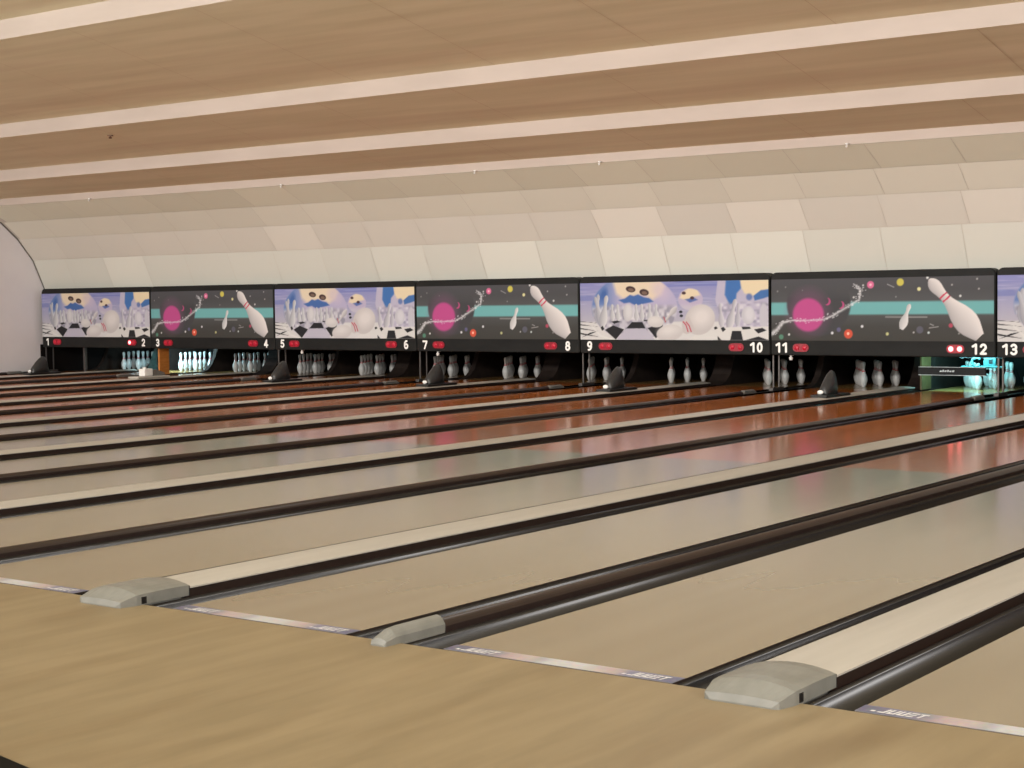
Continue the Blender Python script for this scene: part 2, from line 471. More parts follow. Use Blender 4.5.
bm = bmesh.new(); box(bm, -.043, .043, 15.5, 17.44, -.16, .0); mesh_obj('rear_sill', bm, M['black'], nd0)
for k in range(0, 8):
    d = nd0 if k == 0 else copy_tree(nd0)
    d.location = (-(k+.5)*P, 0, 0)
    a, b = 14-2*k, 15-2*k
    lab = 'narrow dark brown divider rail between lanes %s and %s' % (NW[a], NW[b]) if a > 0 else 'narrow dark brown divider rail between lane one and the side wall'
    tag(d, lab, 'lane divider', 'narrow brown dividers between pairs of lanes')

# ---------------------------------------------------------------- ball return hoods on the wide dividers
def hood_root():
    r = empty('ball_return_hood', (0,0,0), 'x', 'ball return hood', 'dark ball return hoods near the pins')
    bm = bmesh.new(); box(bm, -.12, .12, 14.50, 15.24, .0515, .085, .006); 
    mesh_obj('base_plate', bm, M['black'], r)
    bm = bmesh.new(); secs = []
    for y, w, h in ((14.62, .050, .04), (14.66, .068, .12), (14.74, .078, .21), (14.82, .080, .28), (14.89, .074, .315), (14.95, .062, .30), (15.0, .045, .20), (15.03, .03, .05)):
        s = []
        for i in range(15):
            t = math.pi*i/14
            s.append((-w*math.cos(t), y, .085+h*math.sin(t)**.75))
        secs.append(s)
    loft(bm, secs)
    mesh_obj('shell', bm, M['hood'], r, smooth=True)
    bm = bmesh.new()
    bmesh.ops.create_uvsphere(bm, u_segments=14, v_segments=8, radius=1.0)
    for v in bm.verts: v.co = EV((v.co.x*.045-.02, v.co.y*.02+14.60, v.co.z*.03+.117))
    mesh_obj('white_oval', bm, M['white'], r, smooth=True)  # plain white oval low on the front of the shell
    return r
h0 = hood_root(); firsth = True
for k in (2, 3, 4, 5, 7):
    h = h0 if firsth else copy_tree(h0)
    firsth = False
    h.location = (wx(k), .22 if k == 7 else 0, 0)
    tag(h, 'dark domed hood on the wide divider between lanes %s and %s' % (NW[15-2*k], NW[16-2*k]) if k != 7 else 'dark domed hood near the side wall, leftmost of the hoods', 'ball return hood', 'dark ball return hoods near the pins')
h = empty('ball_return_mechanism', (wx(6), 0, 0), 'uncovered pale mechanism with white block between lanes three and four', 'ball return mechanism')
bm = bmesh.new(); box(bm, -.14, .14, 14.5, 15.25, .0515, .085, .008); mesh_obj('base_plate', bm, M['capping'], h)
bm = bmesh.new(); box(bm, -.08, .08, 14.7, 14.9, .087, .22, .015); tube(bm, (-.03, 14.8, .22), (-.03, 14.8, .25), .03); mesh_obj('white_block', bm, M['white'], h)
bm = bmesh.new(); prism(bm, [(14.92,.087),(15.2,.087),(15.2,.13),(15.0,.2),(14.92,.2)], 'X', -.06, .06); mesh_obj('bracket', bm, M['grey'], h)

# ---------------------------------------------------------------- pin pits: kickbacks, tables, curtains
KP = [(17.45,-.02),(17.7,.0),(17.85,.05),(17.97,.15),(18.06,.30),(18.12,.45),(18.15,.62),(18.15,.9),(19.3,.9),(19.3,-.14),(17.45,-.14)]
def kick_bm(hw_):
    bm = bmesh.new(); prism(bm, KP, 'X', -hw_, hw_); return bm
kw = mesh_obj('kickback_panel', kick_bm(.165), M['kick']); kn = mesh_obj('kickback_panel', kick_bm(.05), M['kick'])
for k in range(0, 8):
    o = kw if k == 0 else copy_obj(kw); o.location = (wx(k), 0, 0)
    tag(o, 'dark curved side panel in the pit between the pins of lanes %s and %s' % (NW[15-2*k], NW[16-2*k]), 'kickback panel', 'side panels between the pin pits')
    o = kn if k == 0 else copy_obj(kn); o.location = (-(k+.5)*P, 0, 0)
    a, b = 14-2*k, 15-2*k
    tag(o, ('dark curved side panel in the pit between the pins of lanes %s and %s' % (NW[a], NW[b])) if a > 0 else 'dark curved side panel left of the pins of lane one', 'kickback panel', 'side panels between the pin pits')

def machine():
    r = empty('pinsetter', (0,0,0), 'x', 'pinsetter', 'pinsetters above the pins')
    bm = bmesh.new(); box(bm, -.53, .53, 17.1, 18.95, .60, .64)
    for yy in (17.3, 17.9, 18.5):
        box(bm, -.53, .53, yy, yy+.05, .64, .70)
    mesh_obj('table', bm, M['pitblack'], r)
    bm = bmesh.new()
    n = 20; secs = []
    for yy in (19.22, 19.24):
        secs.append([(-.6+1.2*i/n, yy+.02*math.sin(i*1.9), -.12) for i in range(n+1)]+[(.6-1.2*i/n, yy+.02*math.sin((n-i)*1.9), .95) for i in range(n+1)])
    loft(bm, secs); mesh_obj('pit_curtain', bm, M['pitblack'], r)
    bm = bmesh.new(); box(bm, -.62, .62, 19.0, 19.2, -.15, -.10); mesh_obj('pit_floor', bm, M['pitblack'], r)
    return r
m0 = machine()
for n in range(1, 17):
    r = m0 if n == 1 else copy_tree(m0)
    r.location = (lane_x(n)+LW/2, 0, 0)
    tag(r, 'black pinsetter housing and curtain above and behind the pins of lane %s' % NW[n], 'pinsetter', 'pinsetters above the pins')
# pit roof
bm = bmesh.new(); box(bm, XL, XR, 16.7, 19.6, 1.6, 1.66)
tag(mesh_obj('ceiling_of_pits', bm, M['pitblack']), 'black cover over the pin machines', kind='structure')

# ---------------------------------------------------------------- pins
def pin_bm():
    bm = bmesh.new()
    prof_ = [(0.0,0),(.0258,0.0),(.0285,.006),(.0360,.020),(.0497,.057),(.0566,.0857),(.0605,.1143),(.0578,.149),(.0452,.184),(.0355,.208),(.0312,.219),(.0296,.228),(.0258,.240),(.0236,.250),(.0232,.258),(.0236,.2725),(.0262,.298),(.0308,.328),(.0323,.343),(.0310,.358),(.026,.371),(.016,.379),(0,.3815)]
    mis = []
    for i in range(len(prof_)-1):
        z = (prof_[i][1]+prof_[i+1][1])/2
        mis.append(1 if (.228 < z < .240 or .250 < z < .258) else 0)
    lathe(bm, prof_, 18, mis)
    return bm
pin0 = mesh_obj('bowling_pin', pin_bm(), [M['pin'], M['pinred']], smooth=True)
S = .3048
rack = [(0,0,'head pin at the front')] + [(-S/2,.264,'left pin of the second row'),(S/2,.264,'right pin of the second row')] + \
       [(-S,.528,'left pin of the third row'),(0,.528,'middle pin of the third row'),(S,.528,'right pin of the third row')] + \
       [(-1.5*S,.792,'leftmost pin of the back row'),(-.5*S,.792,'second pin from left in the back row'),(.5*S,.792,'third pin from left in the back row'),(1.5*S,.792,'rightmost pin of the back row')]
fp = True
for n in range(1, 13):
    cx = lane_x(n)+LW/2
    for dx, dy, nm in rack:
        if nm.startswith('rightmost') and n not in (12,): continue
        pp = pin0 if fp else copy_obj(pin0)
        fp = False
        pp.location = (cx+dx, Y0+dy, 0)
        lit = ', lit cyan' if n in (2, 12) else ''
        tag(pp, 'white pin on lane %s, %s%s' % (NW[n], nm, lit), 'bowling pin', 'bowling pins racked on lane %s' % NW[n])

# ---------------------------------------------------------------- masking units
GX, GZ = 330, 92
PW, PZ0, PZ1 = P-.05, .742, 1.632
xs = np.linspace(.02, .02+PW, GX+1); zs = np.linspace(PZ0, PZ1, GZ+1)
XX, ZZ = np.meshgrid(xs, zs)
def C(*c): return np.array(c, float)
def blend(img, mask, col):
    m = np.clip(mask, 0, 1)[..., None]
    return img*(1-m)+np.asarray(col, float)*m
AA = .008
def ell(cx, cz, rx, rz, rot=0, soft=AA):
    a = math.radians(rot); dx = XX-cx; dz = ZZ-cz
    u = dx*math.cos(a)+dz*math.sin(a); v = -dx*math.sin(a)+dz*math.cos(a)
    d = (np.sqrt((u/rx)**2+(v/rz)**2)-1)*min(rx, rz)
    return np.clip(.5-d/soft, 0, 1)
def poly(pts, soft=AA):
    ins = np.zeros(XX.shape, bool); dmin = np.full(XX.shape, 1e9)
    n = len(pts)
    for i in range(n):
        (x1, z1), (x2, z2) = pts[i], pts[(i+1) % n]
        if z1 != z2:
            c = ((z1 > ZZ) != (z2 > ZZ)) & (XX < (x2-x1)*(ZZ-z1)/(z2-z1)+x1); ins ^= c
        L2 = (x2-x1)**2+(z2-z1)**2+1e-12
        t = np.clip(((XX-x1)*(x2-x1)+(ZZ-z1)*(z2-z1))/L2, 0, 1)
        dmin = np.minimum(dmin, np.hypot(XX-(x1+t*(x2-x1)), ZZ-(z1+t*(z2-z1))))
    d = np.where(ins, -dmin, dmin)
    return np.clip(.5-d/soft, 0, 1)
def line(pts, w, soft=AA):
    m = np.zeros(XX.shape)
    for i in range(len(pts)-1):
        (x1, z1), (x2, z2) = pts[i][:2], pts[i+1][:2]
        L2 = (x2-x1)**2+(z2-z1)**2+1e-12
        t = np.clip(((XX-x1)*(x2-x1)+(ZZ-z1)*(z2-z1))/L2, 0, 1)
        ww = w if np.isscalar(w) else w[i]+(w[i+1]-w[i])*t
        d = np.hypot(XX-(x1+t*(x2-x1)), ZZ-(z1+t*(z2-z1)))-ww/2
        m = np.maximum(m, np.clip(.5-d/soft, 0, 1))
    return m
PINP = [(0,.0),(.02,.07),(.06,.135),(.11,.165),(.16,.16),(.22,.135),(.28,.118),(.34,.118),(.40,.14),(.48,.19),(.58,.265),(.68,.31),(.76,.315),(.84,.28),(.92,.21),(1.0,.135)]
def pin_draw(img, top, bot, k=1.0, rings=True, c0=(228,222,220), c1=(168,164,166), rc=(196,66,92), soft=AA):
    ax = np.array(bot)-np.array(top); Ln = np.hypot(*ax); ax = ax/Ln; pr = np.array([-ax[1], ax[0]])
    t = ((XX-top[0])*ax[0]+(ZZ-top[1])*ax[1])/Ln
    w = ((XX-top[0])*pr[0]+(ZZ-top[1])*pr[1])/Ln
    pt = np.array([p_[0] for p_ in PINP]); pw = np.array([p_[1] for p_ in PINP])*k*.55
    hw_ = np.interp(t, pt, pw, left=-.05, right=-.05)
    m = np.clip(.5-(np.abs(w)-hw_)*Ln/soft, 0, 1)*((t > 0) & (t < 1))
    sh = np.clip((w/np.maximum(hw_, 1e-4)+1)/2, 0, 1)[..., None]
    col = C(*c1)*(1-sh**.8)+C(*c0)*sh**.8
    mm = m[..., None]; img = img*(1-mm)+col*mm
    if rings:
        for a, b in ((.275,.30),(.335,.36)):
            r_ = m*((t > a) & (t < b)); img = blend(img, r_*.85, rc)
    return img
rng = np.random.RandomState(4)
def smooth_noise(nx, nz):
    g = rng.rand(nz+2, nx+2)
    fx = (XX-XX.min())/(XX.max()-XX.min())*nx; fz = (ZZ-ZZ.min())/(ZZ.max()-ZZ.min())*nz
    ix = np.minimum(fx.astype(int), nx-1); iz = np.minimum(fz.astype(int), nz-1); ux = fx-ix; uz = fz-iz
    ux = ux*ux*(3-2*ux); uz = uz*uz*(3-2*uz)
    return (g[iz,ix]*(1-ux)+g[iz,ix+1]*ux)*(1-uz)+(g[iz+1,ix]*(1-ux)+g[iz+1,ix+1]*ux)*uz

def paint_space():
    img = np.zeros(XX.shape+(3,)); t = ((ZZ-PZ0)/(PZ1-PZ0))[..., None]
    img[:] = C(66,65,62)*(1-t)+C(80,80,84)*t
    # luminous band
    b = np.clip(.5-(np.abs(ZZ-1.205)-.092)/.03, 0, 1)
    img = blend(img, b, (112,172,174))
    glow = np.clip(1-np.abs(ZZ-1.205)/.26, 0, 1)*.28
    img = blend(img, glow*(1-b), (128,134,138))
    img = blend(img, line([(1.8,1.08),(2.4,1.075)], .02)*.5, (190,190,190))
    # dark planet with pink ball
    cut = ell(.77,1.27,.50,.46,soft=.03)*np.clip((1.48-ZZ)/.15, 0, 1)
    img = blend(img, cut, (70,70,73))
    m = ell(.61, 1.15, .33, .34, soft=.16); img = blend(img, m*.30, (150,90,130))
    m = ell(.61, 1.115, .245, .24, soft=.04); img = blend(img, m, (186,80,138))
    for cx, cz in ((.911,1.304),(1.124,1.251)):
        m = ell(cx, cz, .05, .055); m2 = ell(cx-.025, cz+.01, .045, .05); img = blend(img, np.clip(m-m2, 0, 1)*.9, (190,80,130))
    # white comet trail
    sw = [(-.01,.821),(.109,.9),(.207,1.005),(.361,1.036),(.552,1.03),(.854,1.047),(1.022,1.115),(1.244,1.241),(1.399,1.325),(1.418,1.426),(1.391,1.503),(1.336,1.537)]
    img = blend(img, line(sw, [.07,.07,.05,.025,.022,.03,.04,.04,.035,.03,.025,.012], .03)*.55*(.6+.6*smooth_noise(120,40)), (205,205,208))
    img = blend(img, line(sw, [.03,.03,.025,.012,.010,.014,.018,.014,.014,.014,.012,.006], .016)*.6, (212,212,216))
    for i in range(120):
        k = rng.randint(0, len(sw)-1); a = rng.rand(); x = sw[k][0]*(1-a)+sw[k+1][0]*a; z = sw[k][1]*(1-a)+sw[k+1][1]*a
        img = blend(img, ell(x+rng.randn()*.03, z+rng.randn()*.025, .010, .007)*.7, (220,220,225))
    D = [(1.572,1.534,.052,(214,110,150)),(1.234,.841,.065,(205,86,66)),(1.444,.948,.02,(220,220,225)),(.984,.853,.02,(220,220,225)),(.303,.83,.016,(220,220,220)),(1.317,1.36,.014,(210,210,210)),(1.46,1.527,.014,(200,200,200)),(.177,.795,.036,(86,132,112)),(1.086,.901,.032,(98,96,128)),
         (2.014,1.563,.052,(200,190,90)),(2.288,1.465,.026,(222,216,160)),(2.41,1.619,.018,(225,225,225)),(2.76,1.515,.012,(170,170,170)),(3.112,1.59,.012,(170,170,170)),(3.137,1.456,.012,(170,170,170)),(2.878,1.362,.016,(215,215,215)),(1.822,.842,.022,(196,196,140)),(2.427,.86,.016,(205,215,215)),(2.21,.863,.012,(190,190,190)),(2.744,.959,.03,(170,76,96)),(2.3,.90,.05,(92,92,104)),(2.86,.85,.012,(150,150,150)),(1.95,1.36,.01,(150,150,150)),(.12,1.46,.012,(140,140,140)),(.25,1.52,.01,(140,140,140)),(.52,1.47,.008,(130,130,130))]
    for x, z, r, c in D: img = blend(img, ell(x, z, r, r, soft=.014), c)
    img = blend(img, ell(1.572,1.534,.018,.018), (240,190,205)); img = blend(img, ell(1.23,.845,.02,.02), (245,190,170))
    for a, b_ in (((1.823,1.538),(1.92,1.495)),((2.436,.926),(2.565,.943)),((2.45,.98),(2.5,.96))): img = blend(img, line([a,b_],.012)*.7, (190,190,192))
    img = pin_draw(img, (2.155,1.26), (2.03,.905), .95, rings=False, c0=(222,220,220), c1=(176,176,178))
    img = pin_draw(img, (2.43,1.60), (3.15,.80), .92)
    return img
def checker_poly(img, pts, c): return blend(img, poly(pts), c)
def paint_bowl():
    img = np.zeros(XX.shape+(3,)); t = np.clip((ZZ-1.02)/(PZ1-1.02), 0, 1)[..., None]
    img[:] = C(190,186,200)*(1-t)+C(146,148,202)*t
    sn = smooth_noise(9, 46); img = blend(img, np.clip((sn-.6)*1.5, 0, .4)*(ZZ > 1.15), (206,206,232))
    sn2 = smooth_noise(5, 30); img = blend(img, np.clip((sn2-.55)*1.8, 0, .4)*(ZZ > 1.25), (96,112,186))
    # floor of white and black tiles running back
    img = blend(img, np.clip((1.03-ZZ)/.02, 0, 1), (222,220,220))
    K = (44,44,48)
    for z, h in ((1.03,.016),(.985,.022),(.925,.026),(.85,.032)):
        img = blend(img, poly([(.02,z),(.02,z-h*.8),(.22,z-h*2.2+.02),(.36,z-h*2.0)])*(XX < .36), K)
    img = blend(img, poly([(.05,.78),(.2,.85),(.34,.875),(.22,.83)]), K)
    # big glossy ball
    B = ell(1.02, 1.24, .78, .50, soft=.02)
    img = blend(img, B, (190,182,212))
    left = B*np.clip((.78-XX)/.3, 0, 1); img = blend(img, left*.75*(ZZ > 1.1), (88,124,186))
    img = blend(img, B*poly([(.62,1.70),(.70,1.46),(.82,1.38),(1.0,1.42),(1.2,1.44),(1.36,1.36),(1.52,1.44),(1.58,1.56),(1.5,1.70)], .07), (238,220,194))
    img = blend(img, B*ell(1.5,1.5,.16,.12,-35,soft=.12)*.6, (214,196,214))
    img = blend(img, B*poly([(.74,1.36),(.86,1.385),(.95,1.44),(1.02,1.42),(1.1,1.445),(1.2,1.40),(1.30,1.385),(1.38,1.33),(1.2,1.30),(1.06,1.27),(.95,1.32),(.84,1.31)], .02), (78,112,176))
    img = blend(img, B*ell(.46,1.44,.06,.10,-25,soft=.06)*.8, (70,104,170))
    # reflections of pins low on the ball
    low = B*np.clip((1.30-ZZ)/.08, 0, 1)
    img = blend(img, low*.8, (204,202,210))
    sn3 = smooth_noise(70, 16); img = blend(img, low*np.clip((sn3-.45)*2.2, 0, .8), (146,144,160)); img = blend(img, low*np.clip((.35-sn3)*2.5, 0, .7), (236,236,238))
    for x in (.62,.72,1.06,1.16,1.30,1.42): img = pin_draw(img, (x,1.30), (x+.01,1.04), 1.0, False, (226,226,228), (172,172,180))
    img = blend(img, ell(.909,1.16,.085,.135,soft=.015), (206,204,208)); img = blend(img, ell(.925,1.18,.055,.11,soft=.05)*.6, (232,230,232))
    # finger holes
    for x, z, r1, r2 in ((.964,1.526,.088,.047),(1.21,1.475,.085,.05)):
        img = blend(img, ell(x, z, r1, r2, -8), (74,56,58)); img = blend(img, ell(x+.005, z-.01, r1*.6, r2*.55, -8), (126,104,92))
    # tall pins leaning at the left
    img = pin_draw(img, (.36,1.46), (.34,1.00), .75, False, (214,214,220), (160,160,172))
    img = pin_draw(img, (.30,1.42), (.41,.95), .7, False, (206,206,212), (156,156,168))
    img = pin_draw(img, (.52,1.44), (.43,.93), .85, False, (226,226,228), (164,164,172))
    # tiles in front of the ball
    img = blend(img, poly([(.56,1.0),(1.5,1.0),(1.45,.74),(.3,.74)], .03)*.0, (0,0,0))
    for pts in ([(.48,.895),(.636,.965),(.838,.903),(.682,.742)], [(.983,1.017),(1.173,1.016),(1.229,.919),(.877,.919)], [(1.266,.925),(1.548,1.0),(1.52,.86),(1.415,.767)], [(.598,1.026),(.715,1.042),(.773,1.02),(.656,.99)], [(.40,.93),(.44,.96),(.47,.91),(.43,.88)], [(1.2,1.05),(1.3,1.05),(1.28,1.03),(1.2,1.03)]):
        img = checker_poly(img, pts, K)
    img = blend(img, poly([(.877,.912),(1.229,.912),(1.40,.742),(.70,.742)]), (196,192,208))
    img = blend(img, line([(.24,.95),(.40,.80),(.62,.742)], .03)*.8, (232,230,228))
    # lying pin behind
    img = blend(img, ell(1.41,1.02,.145,.085,-5), (214,210,210)); img = blend(img, ell(1.40,1.05,.11,.05,0,soft=.06)*.6, (236,232,230))
    img = blend(img, line([(1.56,1.09),(1.59,1.02)], .02)*.8, (190,90,90)); img = pin_draw(img, (1.59,1.04), (1.78,1.24), .95, False, (222,218,218), (176,172,176))
    # small globe ball
    G = ell(2.03, 1.36, .215, .165, soft=.015); img = blend(img, G, (196,184,210))
    img = blend(img, G*poly([(1.84,1.38),(1.88,1.46),(2.0,1.53),(2.15,1.5),(2.2,1.42),(2.1,1.40),(1.98,1.34)], .03), (238,220,190))
    img = blend(img, G*poly([(1.93,1.36),(2.0,1.37),(2.08,1.39),(2.16,1.35),(2.02,1.31)], .02), (96,116,176))
    for x, z in ((1.915,1.455),(2.06,1.38)): img = blend(img, ell(x, z, .036, .024), (84,62,70))
    img = blend(img, G*np.clip((1.30-ZZ)/.06, 0, 1)*.7, (206,202,212)); img = blend(img, ell(1.86,1.17,.03,.02), (44,44,50)); img = blend(img, ell(1.87,1.11,.03,.02), (44,44,50))
    # right hand giant ball with its patches and pins
    Rb = poly([(2.50,1.64),(2.46,1.35),(2.54,1.05),(2.6,.93),(3.40,.93),(3.40,1.64)], .02)
    img = blend(img, Rb, (196,190,212))
    img = blend(img, Rb*poly([(2.64,1.64),(2.88,1.64),(2.90,1.52),(2.82,1.44),(2.80,1.30),(2.70,1.28),(2.62,1.42)], .03), (74,120,186))
    img = blend(img, Rb*poly([(2.88,1.64),(3.40,1.64),(3.40,1.50),(3.22,1.47),(3.10,1.40),(2.95,1.44),(2.90,1.52)], .03), (240,222,188))
    img = blend(img, Rb*poly([(3.10,1.40),(3.22,1.48),(3.40,1.50),(3.40,1.40),(3.26,1.36),(3.12,1.33)], .02), (76,118,180))
    img = blend(img, Rb*ell(3.03,1.385,.05,.05,soft=.03)*.8, (92,116,176))
    sn4 = smooth_noise(60, 22); lo4 = Rb*np.clip((1.33-ZZ)/.05, 0, 1); img = blend(img, lo4*np.clip((sn4-.5)*2, 0, .7), (150,148,166)); img = blend(img, lo4*np.clip((.4-sn4)*2.5, 0, .7), (232,230,234))
    img = pin_draw(img, (2.54,1.30), (2.57,.93), .8, False, (222,220,226), (168,166,178))
    img = pin_draw(img, (2.80,1.36), (2.68,.90), .85, False, (226,224,228), (160,158,170))
    img = pin_draw(img, (2.85,1.30), (2.83,.95), .8, False, (214,212,220), (160,158,172))
    img = blend(img, ell(3.01,1.11,.11,.13,soft=.015), (206,204,212)); img = blend(img, ell(3.03,1.13,.07,.10,soft=.05)*.6, (232,230,236))
    img = blend(img, ell(3.27,1.09,.07,.20,soft=.015), (204,202,212))
    img = blend(img, poly([(2.44,.93),(3.40,.95),(3.40,.742),(2.44,.742)])*1.0, (226,224,222))
    for pts in ([(2.742,.881),(2.89,.881),(2.924,.742),(2.706,.742)], [(2.899,.943),(3.038,.943),(3.055,.912),(2.916,.904)], [(3.107,.904),(3.244,.927),(3.312,.889),(3.175,.843)], [(2.548,.92),(2.592,.943),(2.636,.904),(2.583,.865)], [(2.42,.742),(2.56,.742),(2.50,.80)], [(2.95,.742),(3.18,.80),(3.36,.742)], [(2.43,.93),(2.47,.95),(2.50,.92),(2.45,.90)]):
        img = checker_poly(img, pts, K)
    # big fallen pin in the foreground
    img = blend(img, poly([(1.96,.742),(2.5,.742),(2.48,.87),(2.36,.90),(2.2,.86)], .01), (226,224,222))
    img = blend(img, ell(2.19,1.05,.265,.225,20,soft=.012), (206,200,200)); img = blend(img, ell(2.22,1.10,.18,.14,20,soft=.15)*.75, (238,232,230))
    img = blend(img, poly([(1.88,1.02),(2.0,1.10),(2.12,.88),(1.96,.83),(1.88,.86)], .02), (206,198,198))
    img = blend(img, ell(1.66,.85,.235,.125,8,soft=.012), (210,204,204)); img = blend(img, ell(1.64,.89,.16,.07,6,soft=.09)*.7, (236,232,230))
    for dx in (0, .055): img = blend(img, line([(1.90+dx,1.02-dx*.1),(1.95+dx,.97-dx*.2),(1.985+dx,.87)], .018), (196,72,94))
    return img
def grid_mesh(name, img):
    v = np.stack([XX.ravel(), np.zeros(XX.size), ZZ.ravel()], 1)
    me = bpy.data.meshes.new(name)
    i = np.arange(GZ)[:, None]*(GX+1)+np.arange(GX)[None, :]
    q = np.stack([i, i+1, i+GX+2, i+GX+1], -1).reshape(-1, 4)
    me.vertices.add(len(v)); me.vertices.foreach_set('co', v.ravel())
    me.loops.add(q.size); me.loops.foreach_set('vertex_index', q.ravel())
    me.polygons.add(len(q)); me.polygons.foreach_set('loop_start', np.arange(0, q.size, 4)); me.polygons.foreach_set('loop_total', np.full(len(q), 4))
    me.update(); me.validate()
    a = me.color_attributes.new('Col', 'FLOAT_COLOR', 'POINT')
    c = np.clip(img.reshape(-1, 3)/255, 0, 1); c = np.where(c <= .04045, c/12.92, ((c+.055)/1.055)**2.4)
    a.data.foreach_set('color', np.concatenate([c, np.ones((len(c), 1))], 1).ravel())
    me.materials.append(M['picture'])
    return me
def rim(me_in):  # give the print a body: a thin board behind
    return me_in
me_space = grid_mesh('picture', paint_space()*.96); me_bowl = grid_mesh('picture', paint_bowl()*.90)

def frame_bm():
    bm = bmesh.new(); w = P-.016; x0 = .008; r = .09
    out = [(x0, ZB+.02), (x0+.02, ZB), (x0+w-.02, ZB), (x0+w, ZB+.02)]
    for i in range(7):
        a = math.pi/2*i/6; out.append((x0+w-r+r*math.cos(a), ZT-r+r*math.sin(a)))
    for i in range(7):
        a = math.pi/2+math.pi/2*i/6; out.append((x0+r+r*math.cos(a), ZT-r+r*math.sin(a)))
    prism(bm, out, 'Y', .012, .20)
    # front bevel
    cx = x0+w/2; cz = (ZB+ZT)/2
    A = [bm.verts.new((x, .012, z)) for x, z in out]
    B = [bm.verts.new((x+(cx-x)/abs(cx-x)*.012, 0, z+(cz-z)/abs(cz-z)*.012)) for x, z in out]
    n = len(out)
    for i in range(n): bm.faces.new([A[i], A[(i+1)%n], B[(i+1)%n], B[i]])
    bm.faces.new(B)
    bmesh.ops.remove_doubles(bm, verts=bm.verts[:], dist=1e-5)
    return bm
frame_me = None
def arc(cx, cz, rx, rz, a0, a1, n=12):
    return [(cx+rx*math.cos(math.radians(a0+(a1-a0)*i/n)), cz+rz*math.sin(math.radians(a0+(a1-a0)*i/n))) for i in range(n+1)]
# strokes of heavy digits in a box 0..1 wide (x) and 0..1.6 high (z)
DIG = {'0': [arc(.5,.8,.33,.62,0,360,24)], '1': [[(.12,1.16),(.55,1.42)],[(.58,.16),(.58,1.42)]],
       '2': [arc(.5,1.06,.34,.36,165,-30,12)+[(.2,.2)],[(.16,.18),(.86,.18)]],
       '3': [arc(.46,1.10,.33,.32,150,-70,12),arc(.46,.50,.36,.34,70,-150,12),[(.40,.80),(.58,.80)]],
       '4': [[(.66,.15),(.66,1.42),(.14,.56)],[(.12,.50),(.96,.50)]],
       '5': [[(.86,1.42),(.28,1.42),(.2,.84)],arc(.47,.55,.37,.38,128,-145,14)],
       '6': [arc(.5,.52,.33,.36,0,360,20),[(.20,.62)]+arc(.62,.74,.45,.68,168,80,8)],
       '7': [[(.1,1.40),(.9,1.40),(.42,.16)]],
       '8': [arc(.5,1.12,.28,.30,0,360,20),arc(.5,.50,.34,.36,0,360,20)],
       '9': [arc(.5,1.08,.33,.36,0,360,20),[(.80,.98)]+arc(.38,.86,.45,.68,-12,-100,8)]}
def number_mesh(s):
    """heavy sans-serif numerals built as thick strokes"""
    bm = bmesh.new(); k = .098; hw_ = .165; adv = 1.12; cnt = [0]
    def yo():
        cnt[0] += 1; return -.00006*cnt[0]
    W_ = (len(s)-1)*adv+1.0
    def put(x, z): return (x*k, z*k)
    for ci, ch in enumerate(s):
        ox = ci*adv-W_/2
        for st in DIG[ch]:
            for (x1, z1), (x2, z2) in zip(st[:-1], st[1:]):
                d = math.hypot(x2-x1, z2-z1); nx, nz = -(z2-z1)/d*hw_, (x2-x1)/d*hw_
                ex, ez = (x2-x1)/d*.04, (z2-z1)/d*.04
                q = [(x1-ex+nx, z1-ez+nz), (x2+ex+nx, z2+ez+nz), (x2+ex-nx, z2+ez-nz), (x1-ex-nx, z1-ez-nz)]
                y_ = yo(); bm.faces.new([bm.verts.new(((ox+a)*k, y_, b*k)) for a, b in q])
            for x, z in st:
                y_ = yo(); bm.faces.new([bm.verts.new(((ox+x+hw_*.98*math.cos(math.pi*i/5))*k, y_, (z+hw_*.98*math.sin(math.pi*i/5))*k)) for i in range(10)])
    me = bpy.data.meshes.new('lane_number')
    for f in bm.faces:
        f.normal_update()
        if f.normal.y > 0: f.normal_flip()
    bm.to_mesh(me); bm.free(); me.materials.append(M['numwhite'])
    return me
def lamp_bm(r):
    bm = bmesh.new(); bmesh.ops.create_uvsphere(bm, u_segments=14, v_segments=8, radius=1.0)
    for v in bm.verts: v.co = EV((v.co.x*r, v.co.y*.016, v.co.z*r))
    return bm
def housing_bm():
    bm = bmesh.new(); pts = []
    for s in (1, -1):
        for i in range(9):
            a = -math.pi/2+math.pi*i/8
            pts.append((s*(.068+.058*math.cos(a)), s*.058*math.sin(a)))
    prism(bm, pts, 'Y', -.012, .0); return bm
lamp_dim = mesh_obj('indicator_bulb', lamp_bm(.036), M['lampred'], smooth=True).data
lamp_lit = mesh_obj('indicator_bulb', lamp_bm(.036), M['lampon'], smooth=True).data
hous_me = mesh_obj('indicator_light', housing_bm(), M['lensbase']).data
frame_me = mesh_obj('frame', frame_bm(), M['frame']).data
brk_bm = bmesh.new(); box(brk_bm, .35, .42, .06, .12, ZB-.06, ZB); 
for o in [o for o in list(bpy.data.objects) if o.data in (lamp_dim, lamp_lit, hous_me, frame_me)]: bpy.data.objects.remove(o)
brk_bm.free()
def child(name, me, parent, loc=(0,0,0)):
    o = bpy.data.objects.new(name, me); link(o); o.parent = parent; o.location = loc; return o
lit = {2: (True, False), 12: (True, True)}
